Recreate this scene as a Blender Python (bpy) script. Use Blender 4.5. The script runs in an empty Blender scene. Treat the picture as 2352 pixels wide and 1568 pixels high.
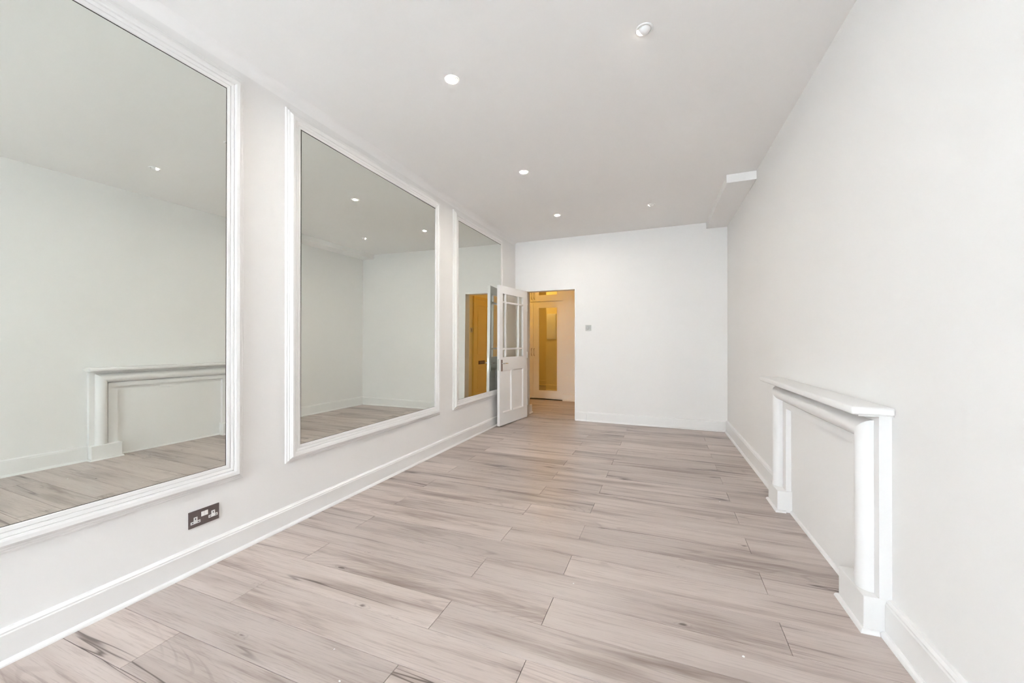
import bpy, bmesh, math, random
from mathutils import Vector
random.seed(7)
S = bpy.context.scene
COL = S.collection

# ------------------------------------------------------------------ camera
F_PX, YAW, PITCH = 898.9, 0.3522, 0.0021
cam_d = bpy.data.cameras.new('camera')
cam_d.sensor_fit = 'HORIZONTAL'; cam_d.sensor_width = 36.0
cam_d.lens = 36.0 * F_PX / 2352.0
cam_d.clip_start = 0.02
cam = bpy.data.objects.new('camera', cam_d); COL.objects.link(cam)
cam.location = (0, 0, 1.2)
cam.rotation_euler = (math.pi / 2 + PITCH, 0, YAW)
S.camera = cam

# ------------------------------------------------------------------ world, colour management
W = bpy.data.worlds.new('overcast_sky'); S.world = W
W.use_nodes = True
bg = W.node_tree.nodes['Background']
bg.inputs[0].default_value = (0.85, 0.925, 1.0, 1)
bg.inputs[1].default_value = 24.0
S.view_settings.view_transform = 'Standard'
S.view_settings.look = 'None'
S.view_settings.gamma = 1.0
S.view_settings.use_curve_mapping = False
S.view_settings.exposure = 0.10
DOWNLIGHT = 1800.0
HALL_LAMP = 60.0
S.cycles.use_denoising = True
S.cycles.use_light_tree = False
S.cycles.max_bounces = 8
S.cycles.diffuse_bounces = 6
S.cycles.glossy_bounces = 5
S.cycles.transparent_max_bounces = 8
S.cycles.use_adaptive_sampling = True
S.cycles.adaptive_threshold = 0.22
S.cycles.adaptive_min_samples = 16
S.cycles.caustics_reflective = True
S.cycles.sample_clamp_indirect = 10.0

# ------------------------------------------------------------------ room constants
A_, B_, D_, H_ = 2.170, 0.902, 5.965, 2.835      # left wall, right wall, back wall, ceiling
KA, KD = 0.0256, -0.0424                          # the walls are a little out of square
YF = -2.50                                        # front wall (behind the camera)
nL = Vector((1, -KA, 0)).normalized(); tL = Vector((KA, 1, 0)).normalized()
nB = Vector((KD, -1, 0)).normalized(); tB = Vector((1, KD, 0)).normalized()
def LW(y, o=0.0, z=0.0): return Vector((-A_ + KA * (y - D_), y, z)) + nL * o
def BW(x, o=0.0, z=0.0): return Vector((x, D_ + KD * x, z)) + nB * o
def RW(y, o=0.0, z=0.0): return Vector((B_ - o, y, z))
def HW(x, o=0.0, z=0.0): return Vector((x, 7.95 - 0.0424 * (x + 2.0) - o, z))
def ID(x, y, z): return Vector((x, y, z))

# ------------------------------------------------------------------ materials
def new_mat(name):
    m = bpy.data.materials.new(name); m.use_nodes = True
    return m, m.node_tree.nodes, m.node_tree.links, m.node_tree.nodes['Principled BSDF']
def paint(name, col, rough=0.5, bump=0.0, scale=60, spec=0.4):
    m, N, L, b = new_mat(name)
    b.inputs['Roughness'].default_value = rough
    b.inputs['Specular IOR Level'].default_value = spec
    tc = N.new('ShaderNodeTexCoord')
    n = N.new('ShaderNodeTexNoise'); n.inputs['Scale'].default_value = 1.3; n.inputs['Detail'].default_value = 0
    L.new(tc.outputs['Object'], n.inputs['Vector'])
    mx = N.new('ShaderNodeMix'); mx.data_type = 'RGBA'
    mx.inputs[6].default_value = (*[c * 0.985 for c in col], 1)
    mx.inputs[7].default_value = (*[min(1, c * 1.012) for c in col], 1)
    L.new(n.outputs['Fac'], mx.inputs[0]); L.new(mx.outputs[2], b.inputs['Base Color'])
    if bump:
        n2 = N.new('ShaderNodeTexNoise'); n2.inputs['Scale'].default_value = scale; n2.inputs['Detail'].default_value = 4
        L.new(tc.outputs['Object'], n2.inputs['Vector'])
        bp = N.new('ShaderNodeBump'); bp.inputs['Strength'].default_value = bump; bp.inputs['Distance'].default_value = 0.002
        L.new(n2.outputs['Fac'], bp.inputs['Height']); L.new(bp.outputs[0], b.inputs['Normal'])
    return m
def metal(name, col, rough=0.3):
    m, N, L, b = new_mat(name)
    b.inputs['Metallic'].default_value = 1.0; b.inputs['Base Color'].default_value = (*col, 1)
    tc = N.new('ShaderNodeTexCoord'); n = N.new('ShaderNodeTexNoise'); n.inputs['Scale'].default_value = 90
    L.new(tc.outputs['Object'], n.inputs['Vector'])
    mr = N.new('ShaderNodeMapRange'); mr.inputs['To Min'].default_value = rough * 0.85; mr.inputs['To Max'].default_value = rough * 1.15
    L.new(n.outputs['Fac'], mr.inputs['Value']); L.new(mr.outputs[0], b.inputs['Roughness'])
    return m
def glow(name, col, strength):
    m, N, L, b = new_mat(name)
    b.inputs['Base Color'].default_value = (0.9, 0.9, 0.9, 1)
    b.inputs['Emission Color'].default_value = (*col, 1); b.inputs['Emission Strength'].default_value = strength
    return m
def clear_glass(name, tint):
    m, N, L, b = new_mat(name)
    N.remove(b)
    tr = N.new('ShaderNodeBsdfTransparent'); tr.inputs[0].default_value = (*tint, 1)
    gl = N.new('ShaderNodeBsdfGlossy'); gl.inputs['Roughness'].default_value = 0.02
    lw = N.new('ShaderNodeLayerWeight'); lw.inputs[0].default_value = 0.5
    fr = N.new('ShaderNodeMath'); fr.operation = 'MULTIPLY_ADD'; fr.inputs[1].default_value = 0.12; fr.inputs[2].default_value = 0.02
    L.new(lw.outputs['Facing'], fr.inputs[0])
    mx = N.new('ShaderNodeMixShader')
    L.new(fr.outputs[0], mx.inputs[0]); L.new(tr.outputs[0], mx.inputs[1]); L.new(gl.outputs[0], mx.inputs[2])
    L.new(mx.outputs[0], N['Material Output'].inputs[0])
    return m

def wood_mat():
    m, N, L, b = new_mat('grey_oak_laminate')
    def math_(op, a, c=None, clamp=False):
        n = N.new('ShaderNodeMath'); n.operation = op; n.use_clamp = clamp
        for i, v in ((0, a), (1, c)):
            if v is None: continue
            if isinstance(v, (int, float)): n.inputs[i].default_value = v
            else: L.new(v, n.inputs[i])
        return n.outputs[0]
    def rng(v, a, c, t0=0.0, t1=1.0):
        n = N.new('ShaderNodeMapRange'); n.interpolation_type = 'SMOOTHSTEP'
        L.new(v, n.inputs['Value'])
        for k, x in (('From Min', a), ('From Max', c), ('To Min', t0), ('To Max', t1)): n.inputs[k].default_value = x
        return n.outputs[0]
    tc = N.new('ShaderNodeTexCoord'); oi = N.new('ShaderNodeObjectInfo')
    rot = N.new('ShaderNodeMapping'); rot.inputs['Rotation'].default_value = (0, 0, math.radians(1.2))
    L.new(tc.outputs['Object'], rot.inputs['Vector'])
    off = N.new('ShaderNodeCombineXYZ')
    L.new(math_('MULTIPLY', oi.outputs['Random'], 173.0), off.inputs[0])
    L.new(math_('MULTIPLY', oi.outputs['Random'], 61.0), off.inputs[1])
    L.new(math_('MULTIPLY', oi.outputs['Random'], 29.0), off.inputs[2])
    add = N.new('ShaderNodeVectorMath'); add.operation = 'ADD'
    L.new(rot.outputs[0], add.inputs[0]); L.new(off.outputs[0], add.inputs[1])
    P = add.outputs[0]
    def scaled(sx, sy):
        n = N.new('ShaderNodeVectorMath'); n.operation = 'MULTIPLY'; L.new(P, n.inputs[0]); n.inputs[1].default_value = (sx, sy, 1); return n.outputs[0]
    def noise(sx, sy, det=4, rough=0.55, dist=0.0):
        n = N.new('ShaderNodeTexNoise'); n.inputs['Scale'].default_value = 1.0; n.inputs['Detail'].default_value = det
        n.inputs['Roughness'].default_value = rough; n.inputs['Distortion'].default_value = dist
        L.new(scaled(sx, sy), n.inputs['Vector']); return n.outputs['Fac']
    streak = noise(1.0, 12.0, 3, 0.6, 0.35)
    broad = noise(0.8, 5.0, 2, 0.5, 0.2)
    fine = noise(5.0, 150.0, 3, 0.75)
    mid = fine
    # long dark fissures that come and go along the plank
    c1 = noise(0.22, 4.2, 4, 0.45, 0.15)
    ca = math_('ABSOLUTE', math_('SUBTRACT', c1, 0.5))
    cmask = rng(noise(0.9, 3.5, 1), 0.40, 0.52)
    crack = math_('MULTIPLY', rng(ca, 0.0, 0.0072, 1.0, 0.0), cmask)
    halo = math_('MULTIPLY', rng(ca, 0.0, 0.06, 1.0, 0.0), cmask)
    # cathedral rings
    ring_v = noise(0.5, 3.6, 1, 0.5)
    ring = math_('SINE', math_('MULTIPLY', ring_v, 210.0))
    ring = math_('MULTIPLY', rng(ring, 0.55, 1.0), rng(broad, 0.50, 0.62))
    # knots
    vo = N.new('ShaderNodeTexVoronoi'); vo.inputs['Scale'].default_value = 1.0
    L.new(scaled(2.6, 6.5), vo.inputs['Vector'])
    kd_ = math_('ADD', vo.outputs['Distance'], math_('ADD', math_('MULTIPLY', math_('SUBTRACT', fine, 0.5), 0.16), math_('MULTIPLY', math_('SUBTRACT', noise(16.0, 34.0, 1), 0.5), 0.16)))
    kn = math_('ADD', rng(kd_, 0.015, 0.055, 1.0, 0.0), math_('MULTIPLY', rng(math_('ABSOLUTE', math_('SUBTRACT', kd_, 0.085)), 0.0, 0.022, 1.0, 0.0), 0.22))
    ks = N.new('ShaderNodeSeparateColor'); L.new(vo.outputs['Color'], ks.inputs[0])
    knm = rng(ks.outputs[0], 0.36, 0.42)
    knot = math_('MULTIPLY', kn, knm, True)
    v = math_('ADD', math_('MULTIPLY', rng(streak, 0.36, 0.70), 0.48), math_('MULTIPLY', rng(broad, 0.3, 0.72), 0.40))
    v = math_('ADD', v, math_('MULTIPLY', rng(mid, 0.3, 0.75), 0.14))
    cr = N.new('ShaderNodeValToRGB'); L.new(v, cr.inputs[0])
    e = cr.color_ramp.elements
    e[0].position = 0.12; e[0].color = (0.67, 0.575, 0.53, 1)
    e[1].position = 0.90; e[1].color = (0.33, 0.255, 0.22, 1)
    k = e.new(0.50); k.color = (0.60, 0.505, 0.46, 1)
    def dark(col, fac, to):
        n = N.new('ShaderNodeMix'); n.data_type = 'RGBA'; n.inputs[7].default_value = (*to, 1)
        L.new(fac, n.inputs[0]); L.new(col, n.inputs[6]); return n.outputs[2]
    c = dark(cr.outputs[0], math_('MULTIPLY', rng(fine, 0.48, 0.70), 0.30), (0.26, 0.20, 0.17))
    c = dark(c, math_('MULTIPLY', ring, 0.26), (0.24, 0.18, 0.155))
    c = dark(c, math_('MULTIPLY', halo, 0.35), (0.27, 0.205, 0.175))
    c = dark(c, math_('MULTIPLY', crack, 0.9), (0.095, 0.068, 0.055))
    c = dark(c, math_('MULTIPLY', knot, 0.85), (0.10, 0.07, 0.055))
    hv = N.new('ShaderNodeHueSaturation'); L.new(c, hv.inputs['Color'])
    L.new(math_('ADD', math_('MULTIPLY', oi.outputs['Random'], 0.18), 0.71), hv.inputs['Value'])
    L.new(hv.outputs[0], b.inputs['Base Color'])
    b.inputs['Roughness'].default_value = 0.34
    b.inputs['Specular IOR Level'].default_value = 0.5
    return m

M = {}
M['wall'] = paint('white_wall_paint', (0.885, 0.876, 0.866), 0.55, 0.0, 45, 0.3)
M['ceiling'] = paint('white_ceiling_paint', (0.935, 0.925, 0.915), 0.7, 0.0, 45, 0.2)
M['gloss'] = paint('white_gloss_paint', (0.88, 0.873, 0.866), 0.28, 0.0, 30, 0.5)
M['satin'] = paint('white_satin_paint', (0.885, 0.880, 0.875), 0.35, 0.0, 30, 0.45)
M['hall'] = paint('cream_hall_paint', (0.85, 0.74, 0.46), 0.5, 0.0, 45, 0.3)
M['yellow_door'] = paint('yellow_door_paint', (0.80, 0.60, 0.20), 0.35, 0.0, 45, 0.4)
M['cupboard'] = paint('off_white_cupboard_paint', (0.88, 0.86, 0.84), 0.35, 0.0, 45, 0.45)
M['mirror'] = metal('silvered_mirror', (0.855, 0.88, 0.835), 0.0)
M['backing'] = paint('shadow_gap_backing', (0.07, 0.065, 0.055), 0.7)  # near-black backing colour stands in for shadow in the gap round the glass
M['chrome'] = metal('polished_chrome', (0.78, 0.78, 0.77), 0.12)
M['bronze'] = metal('dark_bronze', (0.26, 0.20, 0.18), 0.35)
M['nickel'] = metal('black_nickel', (0.20, 0.172, 0.172), 0.38)
M['steel'] = metal('brushed_steel', (0.66, 0.67, 0.65), 0.35)
M['satin_grey'] = paint('satin_grey_plate', (0.56, 0.57, 0.545), 0.5)
M['mid_grey'] = paint('grey_control', (0.46, 0.465, 0.45), 0.45)
M['plastic'] = paint('white_plastic', (0.86, 0.86, 0.85), 0.3)
M['hole'] = paint('black_socket_hole', (0.02, 0.02, 0.02), 0.7)
M['glass'] = clear_glass('door_glass', (0.96, 0.965, 0.945))
M['window_glass'] = clear_glass('window_glass', (0.97, 0.98, 0.97))
M['lamp'] = glow('warm_white_lamp', (1.0, 0.93, 0.84), DOWNLIGHT)
M['spot_lamp'] = glow('tilted_lamp', (1.0, 0.90, 0.74), 30.0)
M['hall_lamp'] = glow('amber_lamp_dome', (1.0, 0.59, 0.14), HALL_LAMP)
M['wood'] = wood_mat()
M['slab'] = paint('dark_underlay', (0.10, 0.08, 0.07), 0.8)
M['plaster'] = paint('plaster_crumb', (0.88, 0.88, 0.88), 0.8)
M['letterbox'] = metal('tarnished_bronze_letterbox', (0.20, 0.12, 0.08), 0.4)

# ------------------------------------------------------------------ builders
def box(bm, f, a, b, c):
    """box between parameters a=(a0,a1), b, c mapped through f(a,b,c)"""
    vs = [bm.verts.new(f(x, y, z)) for z in c for y in b for x in a]
    for q in ((0, 2, 3, 1), (4, 5, 7, 6), (0, 1, 5, 4), (2, 6, 7, 3), (0, 4, 6, 2), (1, 3, 7, 5)):
        bm.faces.new([vs[i] for i in q])
def prism(bm, rings, caps=True):
    """loft a list of equal-length closed rings"""
    R = [[bm.verts.new(p) for p in r] for r in rings]
    n = len(R[0])
    for r0, r1 in zip(R, R[1:]):
        for i in range(n):
            bm.faces.new((r0[i], r0[(i + 1) % n], r1[(i + 1) % n], r1[i]))
    if caps:
        bm.faces.new(R[0][::-1]); bm.faces.new(R[-1])
def lathe(bm, f, prof, n=32, close=True):
    """revolve (r, h) profile; f(x, y, h) places it"""
    R = [[bm.verts.new(f(r * math.cos(2 * math.pi * i / n), r * math.sin(2 * math.pi * i / n), h)) for i in range(n)] for r, h in prof]
    for r0, r1 in zip(R, R[1:]):
        for i in range(n):
            bm.faces.new((r0[i], r0[(i + 1) % n], r1[(i + 1) % n], r1[i]))
    if close:
        bm.faces.new(R[0]); bm.faces.new(R[-1])
def tube(bm, pts, r, n=10):
    rings = []
    pts = [Vector(p) for p in pts]
    for i, p in enumerate(pts):
        d = (pts[min(i + 1, len(pts) - 1)] - pts[max(i - 1, 0)]).normalized()
        u = d.cross(Vector((0, 0, 1)))
        if u.length < 1e-3: u = d.cross(Vector((1, 0, 0)))
        u.normalize(); w = d.cross(u)
        rr = r[i] if isinstance(r, (list, tuple)) else r
        rings.append([p + u * rr * math.cos(2 * math.pi * k / n) + w * rr * math.sin(2 * math.pi * k / n) for k in range(n)])
    prism(bm, rings)
def obj(name, bm, mat, parent=None, bevel=0.0, seg=2, smooth=False):
    bmesh.ops.recalc_face_normals(bm, faces=bm.faces)
    if bevel:
        bmesh.ops.bevel(bm, geom=[e for e in bm.edges if len(e.link_faces) == 2 and e.calc_face_angle(0) > 0.6], offset=bevel, segments=seg, profile=0.5, affect='EDGES', clamp_overlap=True)
    me = bpy.data.meshes.new(name); bm.to_mesh(me); bm.free()
    if isinstance(mat, str): mat = M[mat]
    me.materials.append(mat)
    if smooth:
        for p in me.polygons: p.use_smooth = True
        try: me.set_sharp_from_angle(angle=math.radians(35))
        except Exception: pass
    o = bpy.data.objects.new(name, me); COL.objects.link(o)
    if parent: child(o, parent)
    return o
def child(o, parent):
    o.parent = parent
    o.matrix_parent_inverse = world_of(parent).inverted()
def world_of(o):
    from mathutils import Matrix
    m = Matrix.LocRotScale(o.location, o.rotation_euler, o.scale)
    if o.parent: m = world_of(o.parent) @ o.matrix_parent_inverse @ m
    return m
def empty(name, loc):
    o = bpy.data.objects.new(name, None); o.empty_display_size = 0.1; o.location = loc; COL.objects.link(o); return o
def tag(o, label=None, cat=None, group=None, kind=None):
    for k, v in (('label', label), ('category', cat), ('group', group), ('kind', kind)):
        if v: o[k] = v
    return o
def BM(): return bmesh.new()

# ================================================================== THE SETTING
# left wall, right wall, back wall, front wall
bm = BM(); box(bm, lambda y, o, z: LW(y, o, z), (YF - 0.25, 6.06), (-0.2, 0), (0, H_))
tag(obj('wall_left', bm, 'wall'), 'white left wall carrying the three large framed mirrors', 'wall', kind='structure')
bm = BM(); box(bm, lambda y, o, z: RW(y, o, z), (YF - 0.25, 5.93), (-0.2, 0), (0, H_))
tag(obj('wall_right', bm, 'wall'), 'white right wall behind the fireplace surround', 'wall', kind='structure')
DL, DR, DH = -1.973, -1.177, 2.025                # doorway in the back wall
bm = BM()
f = lambda x, o, z: BW(x, o, z)
box(bm, f, (-2.17, DL), (-0.14, 0), (0, H_))
box(bm, f, (DR, B_ + 0.2), (-0.14, 0), (0, H_))
box(bm, f, (DL, DR), (-0.14, 0), (DH, H_))
tag(obj('wall_back', bm, 'wall'), 'white far wall with the open doorway', 'wall', kind='structure')
WX0, WX1, WZ0, WZ1 = -2.28, -0.72, 0.35, 2.64       # the window behind the camera
bm = BM()
fx0, fx1 = -2.36, B_
box(bm, ID, (fx0, WX0), (YF - 0.25, YF), (0, H_)); box(bm, ID, (WX1, fx1), (YF - 0.25, YF), (0, H_))
box(bm, ID, (WX0, WX1), (YF - 0.25, YF), (0, WZ0)); box(bm, ID, (WX0, WX1), (YF - 0.25, YF), (WZ1, H_))
tag(obj('wall_front', bm, 'wall'), 'white window wall behind the viewpoint', 'wall', kind='structure')

# window: three sashes in a white frame
w = tag(empty('window_1', ((WX0 + WX1) / 2, YF - 0.15, WZ0)), 'wide three-light window in the front wall', 'window', kind='structure')
bm = BM()
yy = (YF - 0.19, YF - 0.11)
box(bm, ID, (WX0, WX0 + 0.05), yy, (WZ0, WZ1)); box(bm, ID, (WX1 - 0.05, WX1), yy, (WZ0, WZ1))
box(bm, ID, (WX0 + 0.05, WX1 - 0.05), yy, (WZ0, WZ0 + 0.05)); box(bm, ID, (WX0 + 0.05, WX1 - 0.05), yy, (WZ1 - 0.05, WZ1))
third = (WX1 - WX0 - 0.1) / 3
for i in (1, 2):
    xm = WX0 + 0.05 + third * i
    box(bm, ID, (xm - 0.03, xm + 0.03), yy, (WZ0 + 0.05, WZ1 - 0.05))
obj('window_frame', bm, 'gloss', w)
zm = (WZ0 + WZ1) / 2
for i in range(3):
    xa = WX0 + 0.05 + third * i + (0.03 if i else 0); xb = WX0 + 0.05 + third * (i + 1) - (0.03 if i < 2 else 0)
    for z0, z1 in ((WZ0 + 0.05, zm), (zm, WZ1 - 0.05)):
        bm = BM(); ys = (YF - 0.17, YF - 0.13); t = 0.035
        box(bm, ID, (xa, xa + t), ys, (z0, z1)); box(bm, ID, (xb - t, xb), ys, (z0, z1))
        box(bm, ID, (xa + t, xb - t), ys, (z0, z0 + t)); box(bm, ID, (xa + t, xb - t), ys, (z1 - t, z1))
        sash = obj('sash', bm, 'gloss', w)
        bm = BM(); bm.faces.new([bm.verts.new((x_, YF - 0.15, z_)) for x_, z_ in ((xa + t, z0 + t), (xb - t, z0 + t), (xb - t, z1 - t), (xa + t, z1 - t))]); obj('pane', bm, 'window_glass', sash)
bm = BM(); box(bm, ID, (WX0 - 0.05, WX1 + 0.05), (YF - 0.11, YF + 0.06), (WZ0 - 0.03, WZ0)); obj('window_sill', bm, 'gloss', w, 0.006)
# daylight portal in the window opening (guides sampling of the sky, gives off no light itself)
pl = bpy.data.lights.new('window_portal', 'AREA'); pl.shape = 'RECTANGLE'; pl.size = WX1 - WX0; pl.size_y = WZ1 - WZ0
pl.cycles.is_portal = True
po = bpy.data.objects.new('window_portal', pl); COL.objects.link(po)
po.location = ((WX0 + WX1) / 2, YF - 0.26, zm); po.rotation_euler = (math.pi / 2, 0, math.pi)

# ceiling with its boxed-in beam and the cove along the left wall
bm = BM(); box(bm, ID, (-3.95, 1.15), (YF - 0.25, 8.7), (H_, H_ + 0.15))
ceil = tag(obj('ceiling', bm, 'ceiling'), 'plain white ceiling with recessed downlights', 'ceiling', kind='structure')
bm = BM(); rad = 0.055; seg = 8
prof = [(0, 0)] + [(rad - rad * math.sin(a), -(rad - rad * math.cos(a))) for a in [math.pi / 2 * i / seg for i in range(seg + 1)]]
# ring in (offset, z): corner, then arc from ceiling edge to wall edge
prism(bm, [[LW(y, o, H_ + z) for o, z in prof] for y in (YF, 6.045)])
tag(obj('trim_1', bm, 'ceiling', smooth=True), 'soft plaster cove between left wall and ceiling', 'cove', kind='structure')
bm = BM()
vs = [(0.648, 4.305), (B_, 4.29), (B_, 5.926), (0.648, 5.937)]
prism(bm, [[Vector((x, y, z)) for x, y in vs] for z in (2.752, H_)])
tag(obj('trim_2', bm, 'ceiling', bevel=0.004), 'boxed-in white beam end at the ceiling above the right wall', 'beam', kind='structure')

# skirting boards: board with a moulded top and a quadrant bead on the floor
SK = [(0, 0), (0.042, 0), (0.041, 0.006), (0.037, 0.013), (0.030, 0.018), (0.024, 0.019), (0.024, 0.119), (0.021, 0.125), (0.021, 0.131), (0.013, 0.139), (0, 0.141)]
def skirt(name, label, f, s0, s1, m0=0.0, m1=0.0, mat='gloss', prof=SK, parent=None):
    bm = BM(); prism(bm, [[f(s0 + m0 * o, o, z) for o, z in prof], [f(s1 + m1 * o, o, z) for o, z in prof]])
    return tag(obj(name, bm, mat, parent), label, 'skirting' if not parent else None, kind='structure')
skirt('baseboard_left', 'white skirting board along the mirror wall', lambda s, o, z: LW(s, o, z * 0.90), YF, 6.045, 1, -1)
skirt('baseboard_right', 'white skirting board between fireplace surround and back corner', lambda s, o, z: RW(s, o, z * 1.08), 3.492, 5.926, 0, -1)
skirt('baseboard_right', 'white skirting board between fireplace surround and window wall', lambda s, o, z: RW(s, o, z * 1.08), YF, 2.028, 1, 0)
skirt('baseboard_back', 'white skirting board from doorway block to right corner', BW, -0.985, B_, 0, -1)
skirt('baseboard_back', 'short white skirting block beside the doorway', lambda s, o, z: BW(s, o * 0.92, z * 0.985), DR + 0.016, -0.989, 0, 0)
skirt('baseboard_front', 'white skirting board under the front window', lambda s, o, z: Vector((s, YF + o, z)), -2.35, B_, 1, -1)

# ------------------------------------------------------------------ hall behind the doorway
bm = BM()
f = lambda x, o, z: BW(x, o, z)
box(bm, f, (-2.74, DL - 0.062), (-0.34, -0.14), (0, H_)); box(bm, f, (DR + 0.014, -0.85), (-0.20, -0.14), (0, H_)); box(bm, f, (DL - 0.062, DR + 0.014), (-0.20, -0.14), (DH + 0.09, H_))
box(bm, ID, (-2.74, -2.55), (5.30, 6.22), (0, H_)); box(bm, ID, (-3.8, -2.74), (5.30, 5.40), (0, H_))
tag(obj('wall_hall_near', bm, 'hall'), 'cream hall side of the doorway wall', 'wall', kind='structure')
bm = BM(); box(bm, ID, (-0.95, -0.85), (6.21, 8.6), (0, H_))
tag(obj('wall_hall_right', bm, 'hall'), 'cream hall wall holding the yellow front door', 'wall', kind='structure')
bm = BM(); box(bm, ID, (-3.8, -3.7), (5.3, 8.7), (0, H_))
tag(obj('wall_hall_left', bm, 'hall'), 'cream wall at the left end of the hall', 'wall', kind='structure')
bm = BM(); box(bm, lambda x, o, z: HW(x, o, z), (-1.795, -0.85), (-0.7, 0.03), (0, H_)); box(bm, lambda x, o, z: HW(x, o, z), (-3.8, -3.105), (-0.7, 0.03), (0, H_))
box(bm, lambda x, o, z: HW(x, o, z), (-3.8, -0.85), (-0.8, -0.6), (0, H_))
tag(obj('wall_hall_far', bm, 'cupboard'), 'off-white wall beside the hall cupboards', 'wall', kind='structure')
skirt('baseboard_hall', 'off-white skirting board beside the hall cupboards', lambda s, o, z: HW(s, 0.03 + o, z), -1.795, -0.95, 0, -1, 'cupboard')
skirt('baseboard_hall', 'cream skirting board under the hall side wall', lambda s, o, z: BW(s, -0.34 - o, z), -2.74, DL - 0.062, 0, 0, 'hall')
skirt('baseboard_hall', 'cream skirting board at the end of the side passage', lambda s, o, z: Vector((s, 5.40 + o, z)), -3.7, -2.74, 0, 0, 'hall')
skirt('baseboard_hall', 'white skirting end inside the left doorway reveal', lambda s, o, z: BW(DL - 0.062 + o, -s, z), 0.151, 0.385, 0, 0, 'gloss')

# floor: slab and laminate planks, one object each
bm = BM(); box(bm, ID, (-3.95, 1.15), (YF - 0.25, 8.7), (-0.12, -0.011))
floor = tag(obj('floor', bm, 'slab'), 'grey-beige oak laminate floor of long staggered planks', 'floor', kind='structure')
def clip(poly, region):
    out = poly
    for i in range(len(region)):
        a, b = region[i], region[(i + 1) % len(region)]
        nx, ny = -(b[1] - a[1]), b[0] - a[0]
        s = lambda p: (p[0] - a[0]) * nx + (p[1] - a[1]) * ny
        res = []
        for j in range(len(out)):
            p, q = out[j], out[(j + 1) % len(out)]
            sp, sq = s(p), s(q)
            if sp >= 0: res.append(p)
            if (sp >= 0) != (sq >= 0):
                t = sp / (sp - sq); res.append((p[0] + t * (q[0] - p[0]), p[1] + t * (q[1] - p[1])))
        out = res
        if not out: break
    return out
def p2(v): return (v.x, v.y)
REG = [
    [p2(LW(YF, 0.002)), (B_ - 0.002, YF + 0.002), (B_ - 0.002, 5.92), p2(LW(6.04, 0.002))],
    [p2(BW(DL - 0.0, 0.0)), p2(BW(DR, 0.0)), p2(BW(DR, -0.199)), p2(BW(DL - 0.055, -0.199)), p2(BW(DL - 0.055, -0.15))],
    [p2(BW(-3.7, -0.342)), p2(BW(-0.952, -0.342)), (-0.952, 7.87), (-3.7, 7.985)],
    [p2(BW(DL - 0.055, -0.201)), p2(BW(-0.952, -0.201)), p2(BW(-0.952, -0.340)), p2(BW(DL - 0.055, -0.340))],
    [(-3.698, 5.402), (-2.742, 5.402), (-2.742, 6.41), (-3.698, 6.45)],
]
TH = math.radians(-1.2); PW, PL = 0.1945, 1.38
ct, st = math.cos(TH), math.sin(TH)
def fl(u, v): return (u * ct - v * st - 0.457 + 0.0, u * st + v * ct + 1.605)
GAP = 0.0009
for r in range(-14, 36):
    ph = 0.0 if r % 2 == 0 else 0.945
    for c in range(-4, 3):
        u0 = ph + c * PL; u1 = u0 + PL; v0 = r * PW; v1 = v0 + PW
        quad = [fl(u0 + GAP, v0 + GAP), fl(u1 - GAP, v0 + GAP), fl(u1 - GAP, v1 - GAP), fl(u0 + GAP, v1 - GAP)]
        for reg in REG:
            pg = clip(quad, reg)
            if len(pg) < 3: continue
            area = abs(sum(pg[i][0] * pg[(i + 1) % len(pg)][1] - pg[(i + 1) % len(pg)][0] * pg[i][1] for i in range(len(pg)))) / 2
            if area < 0.0015: continue
            cx = sum(p[0] for p in pg) / len(pg); cy = sum(p[1] for p in pg) / len(pg)
            bm = BM()
            def inset(p, k):
                dx, dy = p[0] - cx, p[1] - cy; ln = math.hypot(dx, dy) or 1
                return (p[0] - (0.0007 if dx > 0 else -0.0007) * k, p[1] - (0.0007 if dy > 0 else -0.0007) * k)
            prism(bm, [[Vector((*p, -0.011)) for p in pg], [Vector((*p, -0.0009)) for p in pg], [Vector((*inset(p, 1), 0.0)) for p in pg]])
            obj('plank', bm, 'wood', floor)

# ================================================================== THE DOOR
door = tag(empty('door_1', (-1.95, 5.98, 0)), 'white half-glazed door standing open against the mirror wall', 'door', kind='structure')
bm = BM()
fo = (-0.15, 0.006)
box(bm, BW, (DL - 0.028, DL), fo, (0, DH + 0.028)); box(bm, BW, (DR, DR + 0.014), fo, (0, DH + 0.022)); box(bm, BW, (DL, DR), fo, (DH - 0.004, DH + 0.022))
obj('door_frame', bm, 'satin', door, 0.002)
hx, hy = -1.937, 5.932
ud = Vector((-0.138, -0.804, 0)).normalized(); vd = Vector((ud.y, -ud.x, 0))
if vd.x > 0: vd = -vd
def DLf(u, v, z): return Vector((hx, hy, 0)) + ud * u + vd * v + Vector((0, 0, z))
U0, U1, ZB, ZT, TK = -0.03, 0.81, 0.012, 2.012, 0.040
GU0, GU1, GZ0, GZ1 = 0.105, 0.715, 0.985, 1.900
PU, PZ0, PZ1 = (0.105, 0.433, 0.472, 0.722), 0.192, 0.795
bm = BM(); tv = (0, TK)
box(bm, DLf, (U0, GU0), tv, (ZB, ZT)); box(bm, DLf, (PU[3], U1), tv, (ZB, ZT))
box(bm, DLf, (GU0, PU[3]), tv, (GZ1, ZT)); box(bm, DLf, (GU0, PU[3]), tv, (PZ1, GZ0)); box(bm, DLf, (GU0, PU[3]), tv, (ZB, PZ0))
box(bm, DLf, (PU[1], PU[2]), tv, (PZ0, PZ1))
bmesh.ops.remove_doubles(bm, verts=bm.verts, dist=1e-5)
leaf = obj('door_leaf', bm, 'gloss', door)
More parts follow.
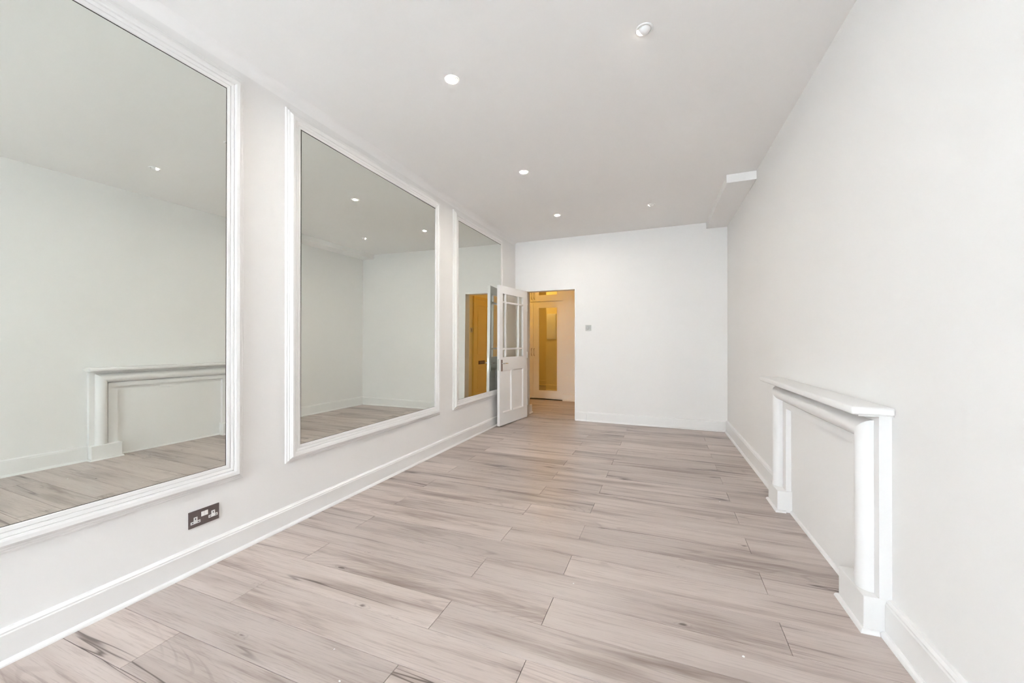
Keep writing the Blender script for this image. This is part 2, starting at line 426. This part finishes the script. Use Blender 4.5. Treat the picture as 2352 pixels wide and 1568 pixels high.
# bevelled beads round each opening, fielded panels, glazing bars and panes
def bead(bm, u0, u1, z0, z1, w, v0, v1):
    o = [(u0, z0), (u1, z0), (u1, z1), (u0, z1)]; i = [(u0 + w, z0 + w), (u1 - w, z0 + w), (u1 - w, z1 - w), (u0 + w, z1 - w)]
    for k in range(4):
        k2 = (k + 1) % 4
        prism(bm, [[DLf(o[k][0], v0, o[k][1]), DLf(i[k][0], v1, i[k][1]), DLf(o[k][0], v1, o[k][1])], [DLf(o[k2][0], v0, o[k2][1]), DLf(i[k2][0], v1, i[k2][1]), DLf(o[k2][0], v1, o[k2][1])]])
for u0, u1 in ((PU[0], PU[1]), (PU[2], PU[3])):
    bm = BM(); box(bm, DLf, (u0, u1), (0.013, TK - 0.013), (PZ0, PZ1)); obj('panel', bm, 'gloss', leaf)
    bm = BM(); bead(bm, u0, u1, PZ0, PZ1, 0.016, 0.002, 0.013); bead(bm, u0, u1, PZ0, PZ1, 0.016, TK - 0.002, TK - 0.013); obj('panel_bead', bm, 'gloss', leaf)
ub = [(0.224, 0.252), (0.612, 0.640)]; zb = [(1.092, 1.118), (1.767, 1.793)]
for a, b in ub:
    bm = BM(); box(bm, DLf, (a, b), (0.004, TK - 0.004), (GZ0, GZ1)); obj('glazing_bar', bm, 'gloss', leaf, 0.004)
ue = [GU0, ub[0][0], ub[0][1], ub[1][0], ub[1][1], PU[3]]; ze = [GZ0, zb[0][0], zb[0][1], zb[1][0], zb[1][1], GZ1]
for z0, z1 in zb:
    for i in (0, 2, 4):
        bm = BM(); box(bm, DLf, (ue[i], ue[i + 1]), (0.004, TK - 0.004), (z0, z1)); obj('glazing_bar', bm, 'gloss', leaf, 0.004)
for i in (0, 2, 4):
    for j in (0, 2, 4):
        bm = BM(); box(bm, DLf, (ue[i], ue[i + 1]), (0.018, 0.022), (ze[j], ze[j + 1])); obj('pane', bm, 'glass', leaf)
for side, plate_mat in ((0, 'bronze'), (1, 'steel')):
    v = (lambda d: -d) if side == 0 else (lambda d: TK + d)
    bm = BM(); box(bm, DLf, (0.737, 0.773), tuple(sorted((v(0), v(0.006)))), (0.787, 0.951)); h = obj('handle_plate', bm, plate_mat, leaf, 0.002)
    bm = BM()
    tube(bm, [DLf(0.755, v(0.004), 0.899), DLf(0.755, v(0.032), 0.899), DLf(0.748, v(0.040), 0.899), DLf(0.735, v(0.043), 0.899), DLf(0.69, v(0.042), 0.899), DLf(0.635, v(0.037), 0.895)], [0.010, 0.008, 0.008, 0.008, 0.0075, 0.006])
    obj('lever_handle', bm, 'chrome', leaf, smooth=True)
bm = BM(); box(bm, DLf, (U1, U1 + 0.0015), (0.010, 0.030), (0.80, 0.96)); obj('latch_plate', bm, 'steel', leaf)
for z in (0.25, 1.0, 1.75):
    bm = BM(); tube(bm, [DLf(U0 - 0.004, -0.003, z - 0.045), DLf(U0 - 0.004, -0.003, z + 0.045)], 0.005, 8); obj('hinge', bm, 'steel', leaf, smooth=True)

# ================================================================== MIRRORS
MW = 0.104
MP = [(0, 0.0), (0, 0.016), (0.003, 0.0195), (0.017, 0.0215), (0.020, 0.0175), (0.023, 0.0215), (0.036, 0.0245), (0.039, 0.0205), (0.043, 0.027), (0.050, 0.0295), (0.066, 0.031),
      (0.0675, 0.027), (0.076, 0.022), (0.079, 0.0175), (0.0825, 0.0175), (0.088, 0.0155), (0.0905, 0.0105), (0.096, 0.0105), (0.102, 0.008), (MW, 0.0)]
def mirror(label, y0, y1, z0, z1, rz, lean, off):
    yc, zc = (y0 + y1) / 2, (z0 + z1) / 2
    e = tag(empty('wall_mirror', LW(yc, 0, z0 - MW)), label, 'mirror', 'tall framed mirrors on the left wall')
    inn = [(y0, z0), (y1, z0), (y1, z1), (y0, z1)]; sg = [(-1, -1), (1, -1), (1, 1), (-1, 1)]
    for k in range(4):
        k2 = (k + 1) % 4
        bm = BM()
        prism(bm, [[LW(inn[q][0] + sg[q][0] * w_, h_ + 0.0, inn[q][1] + sg[q][1] * w_) for w_, h_ in MP] for q in (k, k2)])
        obj('frame_moulding', bm, 'gloss', e)
    c = LW(yc, off, zc)
    n = Vector((math.cos(math.atan(KA) + rz) * math.cos(lean), -math.sin(math.atan(KA) + rz) * math.cos(lean), math.sin(lean)))
    t = Vector((0, 0, 1)).cross(n).normalized(); u = n.cross(t)
    hw, hh = (y1 - y0) / 2, (z1 - z0) / 2
    bm = BM(); box(bm, lambda a, b, d: c + t * a + u * b + n * d, (-hw + 0.002, hw - 0.0045), (-hh + 0.003, hh - 0.0065), (-0.002, 0.001)); obj('glass', bm, 'mirror', e)
    bm = BM(); box(bm, lambda a, b, d: c + t * a + u * b + n * d, (-hw - 0.002, hw + 0.002), (-hh - 0.002, hh + 0.002), (-0.0035, -0.0021)); obj('backing', bm, 'backing', e)  # dark board close behind the glass; its rim paints the gap's shadow line
    return e
mirror('large white-framed mirror nearest the viewer, above the double socket', -0.15, 1.512, 0.509, 2.632, 0.0065, -0.001, 0.0125)
mirror('middle white-framed wall mirror reflecting the empty right-hand corner', 1.991, 3.652, 0.511, 2.637, -0.007, -0.003, 0.013)
mirror('farthest white-framed wall mirror, half hidden by the open door', 4.142, 5.389, 0.515, 2.648, 0.0105, -0.006, 0.0165)

# ================================================================== FIREPLACE SURROUND
Y0, Y1 = 2.030, 3.492
fp = tag(empty('fireplace_surround', (B_ - 0.05, (Y0 + Y1) / 2, 0)), 'white painted fireplace surround with blanked-off opening on the right wall', 'fireplace')
FPROF = [(0, 0, 0.0), (0, 0, 0.042), (0.040, 0.030, 0.042)]
for i in range(1, 13):
    a = math.pi * i / 13
    FPROF.append((0.040 + 0.0475 * (1 - math.cos(a)), 0.030 + 0.045 * (1 - math.cos(a)), 0.042 + 0.046 * math.sin(a)))
FPROF += [(0.135, 0.120, 0.024), (0.144, 0.127, 0.024), (0.146, 0.129, 0.038), (0.218, 0.172, 0.038), (0.218, 0.172, 0.0)]
ZH, ZP = 0.902, 0.148
def fpt(side, wl, wh, h, z): return Vector((B_ - h, (Y0 + wl) if side == 0 else (Y1 - wl), z))
for side in (0, 1):
    bm = BM(); prism(bm, [[fpt(side, wl, wh, h, ZP) for wl, wh, h in FPROF], [fpt(side, wl, wh, h, ZH - wh) for wl, wh, h in FPROF]])
    obj('jamb_moulding', bm, 'gloss', fp, smooth=True)
bm = BM(); prism(bm, [[fpt(s, wl, wh, h, ZH - wh) for wl, wh, h in FPROF] for s in (0, 1)]); obj('lintel_moulding', bm, 'gloss', fp, smooth=True)
bm = BM(); box(bm, ID, (0.757, B_), (1.998, 3.532), (ZH, ZH + 0.034)); obj('mantel_shelf', bm, 'gloss', fp, 0.010, 3, True)
bm = BM(); box(bm, ID, (0.785, B_), (2.012, 3.518), (ZH - 0.006, ZH)); obj('shelf_fillet', bm, 'gloss', fp)
for ya, yb in ((Y0, Y0 + 0.236), (Y1 - 0.236, Y1)):
    bm = BM(); box(bm, ID, (0.808, B_), (ya, yb), (0, ZP)); pb = obj('plinth_block', bm, 'gloss', fp, 0.003)
    Q = [(0, 0)] + [(0.014 * math.cos(a), 0.017 * math.sin(a)) for a in [math.pi / 2 * i / 5 for i in range(6)]]
    bm = BM()
    path = [(B_ - 0.044, ya, 0, -1), (0.808, ya, -1, -1), (0.808, yb, -1, 1), (B_ - 0.02, yb, 0, 1)]
    prism(bm, [[Vector((x + sx * o, y + sy * o, z)) for o, z in Q] for x, y, sx, sy in path])
    obj('quadrant_bead', bm, 'gloss', pb, smooth=True)
bm = BM(); box(bm, ID, (B_ - 0.006, B_), (Y0 + 0.218, Y1 - 0.218), (0.0, ZH - 0.172)); obj('infill_panel', bm, 'wall', fp)
bm = BM(); q2 = [(0, 0)] + [(0.006 + 0.014 * math.cos(a), 0.018 * math.sin(a)) for a in [math.pi / 2 * i / 5 for i in range(6)]] + [(0, 0.018)]
prism(bm, [[Vector((B_ - o, y, z)) for o, z in q2] for y in (Y0 + 0.236, Y1 - 0.236)]); obj('infill_bead', bm, 'gloss', fp, smooth=True)

# ================================================================== SOCKET AND SWITCHES
def plate_obj(name, label, cat, f, w, h, mat, d=0.006):
    e = tag(empty(name, f(0, 0, 0)), label, cat)
    bm = BM(); box(bm, f, (-w / 2, w / 2), (-h / 2, h / 2), (0, d)); obj('face_plate', bm, mat, e, 0.0012)
    return e
fs = lambda a, b, d: LW(1.408 + a, d, 0.267 + b)
so = plate_obj('double_socket', 'dark metal double power socket under the nearest mirror', 'socket', fs, 0.149, 0.086, 'nickel')
for cx, cy in ((-0.043, -0.011), (0.043, -0.007)):
    bm = BM()
    cs = [(-0.023, -0.013), (0.023, -0.013), (0.023, 0.001), (0.009, 0.001), (0.009, 0.021), (-0.009, 0.021), (-0.009, 0.001), (-0.023, 0.001)]
    prism(bm, [[fs(cx + x, cy + y, d) for x, y in cs] for d in (0.006, 0.0068)])
    ins = obj('socket_insert', bm, 'plastic', so)
    for hx0, hy0, hw_, hh_ in ((0, 0.011, 0.002, 0.0045), (-0.0145, -0.0065, 0.0042, 0.002), (0.0145, -0.0065, 0.0042, 0.002)):
        bm = BM(); box(bm, lambda a, b, d: fs(cx + hx0 + a, cy + hy0 + b, d), (-hw_, hw_), (-hh_, hh_), (0.0060, 0.0071)); obj('pin_hole', bm, 'hole', ins)
for cx in (-0.0085, 0.0085):
    bm = BM(); box(bm, lambda a, b, d: fs(cx + a, 0.0155 + b, d), (-0.0080, 0.0080), (-0.0125, 0.0125), (0.006, 0.0088)); obj('rocker', bm, 'plastic', so, 0.001)
fd = lambda a, b, d: BW(-0.965 + a, d, 1.419 + b)
sw = plate_obj('dimmer_switch', 'small brushed-steel dimmer switch on the far wall beside the doorway', 'switch', fd, 0.088, 0.088, 'satin_grey', 0.008)
bm = BM(); lathe(bm, lambda x, y, h: fd(-0.006 + x, y, 0.008 + h), [(0.021, 0), (0.020, 0.012), (0.017, 0.015)], 24); obj('knob', bm, 'mid_grey', sw, smooth=True)
bm = BM(); box(bm, fd, (0.026, 0.032), (-0.026, 0.026), (0.008, 0.0105)); obj('slider', bm, 'mid_grey', sw)

# ================================================================== DOWNLIGHTS
def downlight(x, y, label):
    e = tag(empty('downlight', (x, y, H_)), label, 'downlight', 'recessed ceiling downlights')
    f = lambda px, py, h: Vector((x + px, y + py, H_ - h))
    bm = BM(); lathe(bm, f, [(0.045, 0.0), (0.0445, 0.003), (0.041, 0.005), (0.036, 0.005), (0.030, 0.001), (0.030, 0.0)], 40, False); obj('trim_ring', bm, 'satin', e, smooth=True)
    bm = BM(); lathe(bm, f, [(0.030, 0.0004), (0.0265, 0.0016), (0.0225, 0.0016), (0.022, 0.0004)], 40, False); obj('lamp_collar', bm, 'chrome', e, smooth=True)
    bm = BM(); lathe(bm, f, [(0.0225, 0.0006), (0.0215, 0.0022), (0.012, 0.0032)], 32); obj('lamp', bm, 'lamp', e, smooth=True)
for y, w_ in ((2.155, 'nearest the viewer'), (3.565, 'in the middle of its row'), (4.925, 'closest to the doorway')):
    downlight(-1.19, y, 'lit ceiling downlight in the mirror-side row, ' + w_)
def eyeball(x, y, label):
    e = tag(empty('eyeball_downlight', (x, y, H_)), label, 'downlight', 'tilted ceiling downlights')
    f = lambda px, py, h: Vector((x + px, y + py, H_ - h))
    bm = BM(); lathe(bm, f, [(0.045, 0.0), (0.0445, 0.003), (0.041, 0.005), (0.035, 0.004), (0.033, 0.0)], 40, False); obj('trim_ring', bm, 'satin', e, smooth=True)
    n = Vector((-0.80, 0.46, -0.385)).normalized(); t = n.cross(Vector((0, 0, 1))).normalized(); u = n.cross(t)
    c = Vector((x, y, H_ + 0.010))
    g = lambda px, py, h: c + t * px + u * py + n * h
    R = 0.033
    bm = BM(); lathe(bm, g, [(R * math.sin(a), R * math.cos(a)) for a in [math.radians(q) for q in (38, 45, 55, 65, 75, 90, 105, 120, 135, 150, 165)]], 32, False); obj('eyeball', bm, 'satin', e, smooth=True)
    bm = BM(); lathe(bm, g, [(R * math.sin(math.radians(38)), 0.0262), (0.015, 0.028), (0.006, 0.0285)], 28); obj('lamp', bm, 'spot_lamp', e, smooth=True)
eyeball(-0.055, 2.155, 'white eyeball downlight turned to the mirrors, nearer the viewer')
eyeball(-0.05, 4.925, 'white eyeball downlight turned to the mirrors, near the beam')

# ================================================================== HALL FURNITURE
WXa, WXb, XM = -3.10, -1.800, -2.448
wd = tag(empty('wardrobe', HW(XM, -0.3, 0)), 'off-white fitted hall wardrobe with mirrored doors seen through the doorway', 'wardrobe')
bm = BM()
box(bm, HW, (WXa, WXa + 0.02), (-0.58, -0.021), (0, 2.80)); box(bm, HW, (WXb - 0.02, WXb), (-0.58, -0.021), (0, 2.80))
box(bm, HW, (WXa + 0.02, WXb - 0.02), (-0.58, -0.56), (0, 2.80)); box(bm, HW, (WXa + 0.02, WXb - 0.02), (-0.56, -0.021), (2.78, 2.80))
box(bm, HW, (WXa + 0.02, WXb - 0.02), (-0.56, -0.021), (2.045, 2.06)); box(bm, HW, (WXa + 0.02, WXb - 0.02), (-0.56, -0.06), (0, 0.06))
obj('body', bm, 'cupboard', wd)
def cup_door(x0, x1, z0, z1, zi0, zi1, hx_, hz0, hz1):
    st = 0.124
    bm = BM(); o = (-0.020, 0.0)
    box(bm, HW, (x0, x0 + st), o, (z0, z1)); box(bm, HW, (x1 - st, x1), o, (z0, z1)); box(bm, HW, (x0 + st, x1 - st), o, (z0, zi0)); box(bm, HW, (x0 + st, x1 - st), o, (zi1, z1))
    dr = obj('cupboard_door', bm, 'cupboard', wd)
    bm = BM(); box(bm, HW, (x0 + st, x1 - st), (-0.014, -0.009), (zi0, zi1)); obj('mirror_panel', bm, 'mirror', dr)
    bm = BM(); tube(bm, [HW(hx_, 0, hz0), HW(hx_, 0.026, hz0 + 0.004), HW(hx_, 0.030, hz0 + 0.02), HW(hx_, 0.030, hz1 - 0.02), HW(hx_, 0.026, hz1 - 0.004), HW(hx_, 0, hz1)], 0.005, 8); obj('bow_handle', bm, 'bronze', dr, smooth=True)
for x0, x1, hx_ in ((XM + 0.002, WXb - 0.002, XM + 0.028), (WXa + 0.002, XM - 0.002, XM - 0.030)):
    cup_door(x0, x1, 0.022, 2.043, 0.190, 1.925, hx_, 0.916, 1.072)
    cup_door(x0, x1, 2.063, 2.775, 2.194, 2.660, hx_, 2.110, 2.266)

# front door at the hall's right end, seen in the farthest mirror
FX = -0.95
fd0, fd1 = 6.70, 7.30
d2 = tag(empty('door_2', (FX, (fd0 + fd1) / 2, 0)), 'yellow panelled front door with letterbox, seen in the farthest mirror', 'door', kind='structure')
FR = lambda y, o, z: Vector((FX - o, y, z))
bm = BM(); box(bm, FR, (fd0 - 0.05, fd0), (0, 0.035), (0, 2.07)); box(bm, FR, (fd1, fd1 + 0.05), (0, 0.035), (0, 2.07)); box(bm, FR, (fd0, fd1), (0, 0.035), (2.02, 2.07)); obj('door_frame', bm, 'yellow_door', d2)
bm = BM(); pz = ((0.22, 0.70), (0.90, 1.90)); s_ = 0.085
box(bm, FR, (fd0, fd0 + s_), (0, 0.022), (0.01, 2.02)); box(bm, FR, (fd1 - s_, fd1), (0, 0.022), (0.01, 2.02))
for z0, z1 in ((0.01, 0.22), (0.70, 0.90), (1.90, 2.02)): box(bm, FR, (fd0 + s_, fd1 - s_), (0, 0.022), (z0, z1))
lf = obj('door_leaf', bm, 'yellow_door', d2)
for z0, z1 in pz:
    bm = BM(); box(bm, FR, (fd0 + s_, fd1 - s_), (0, 0.008), (z0, z1)); obj('panel', bm, 'yellow_door', lf)
    bm = BM(); box(bm, FR, (fd0 + s_ + 0.05, fd1 - s_ - 0.05), (0.008, 0.016), (z0 + 0.05, z1 - 0.05)); obj('raised_field', bm, 'yellow_door', lf, 0.006)
bm = BM(); box(bm, FR, (6.86, 7.11), (0.022, 0.030), (0.755, 0.825)); lb = obj('letterbox', bm, 'letterbox', lf, 0.003)
bm = BM(); box(bm, FR, (6.885, 7.085), (0.030, 0.034), (0.770, 0.810)); obj('letterbox_flap', bm, 'bronze', lb, 0.002)
fw = lambda a, b, d: Vector((FX - d, 6.605 + a, 1.42 + b))
hs = plate_obj('hall_switch', 'double light switch on the hall wall, seen in the farthest mirror', 'switch', fw, 0.086, 0.092, 'steel')
for cy in (-0.014, 0.014):
    bm = BM(); box(bm, lambda a, b, d: fw(a, cy + b, d), (-0.010, 0.010), (-0.009, 0.009), (0.006, 0.010)); obj('rocker', bm, 'bronze', hs)
# pale hatch reflected in the wardrobe mirror
hf = lambda a, b, d: BW(-2.60 + a, -0.34 - d, 1.595 + b)
ht = tag(empty('wall_hatch', hf(0, 0, 0)), 'pale rectangular hatch reflected in the hall wardrobe mirror', 'hatch')
bm = BM(); box(bm, hf, (-0.12, 0.12), (-0.32, 0.32), (0, 0.02)); obj('hatch_frame', bm, 'cupboard', ht, 0.003)
bm = BM(); box(bm, hf, (-0.10, 0.10), (-0.30, 0.30), (0.02, 0.026)); obj('hatch_door', bm, 'cupboard', ht, 0.002)
# hall ceiling lamp (above the doorway head, out of direct sight)
hl = tag(empty('ceiling_lamp', (-2.72, 7.0, H_)), 'round amber flush ceiling lamp in the hall', 'lamp')
f = lambda px, py, h: Vector((-2.72 + px, 7.0 + py, H_ - h))
bm = BM(); lathe(bm, f, [(0.15, 0.0), (0.15, 0.02), (0.135, 0.028)], 32, False); obj('lamp_base', bm, 'chrome', hl, smooth=True)
bm = BM(); lathe(bm, f, [(0.135, 0.024), (0.13, 0.05), (0.10, 0.075), (0.05, 0.09), (0.01, 0.093)], 32); obj('lamp_shade', bm, 'hall_lamp', hl, smooth=True)

# ================================================================== PLASTER CRUMBS ON THE FLOOR
def crumb(px, r, label):
    x, y = px
    bm = BM(); bmesh.ops.create_icosphere(bm, subdivisions=1, radius=1.0)
    for v in bm.verts:
        k = random.uniform(0.7, 1.25); v.co = Vector((x + v.co.x * r * k, y + v.co.y * r * k, max(0.0, 0.0 + r * 0.35 * (v.co.z * k + 0.8))))
    tag(obj('plaster_crumb', bm, 'plaster'), label, 'crumb', 'plaster crumbs on the floor')
for p_, r_, l_ in (((-1.181, 1.199), 0.0035, 'white plaster crumb near the front floor edge, left of centre'),
                   ((-1.052, 1.092), 0.0045, 'white plaster crumb at the very bottom of the view'),
                   ((-0.385, 1.935), 0.0045, 'white plaster crumb in the middle of the floor'),
                   ((0.313, 1.709), 0.0060, 'largest white plaster crumb, on the floor before the near plinth'),
                   ((0.450, 3.305), 0.0050, 'white plaster crumb on the floor near the far plinth')):
    crumb(p_, r_, l_)
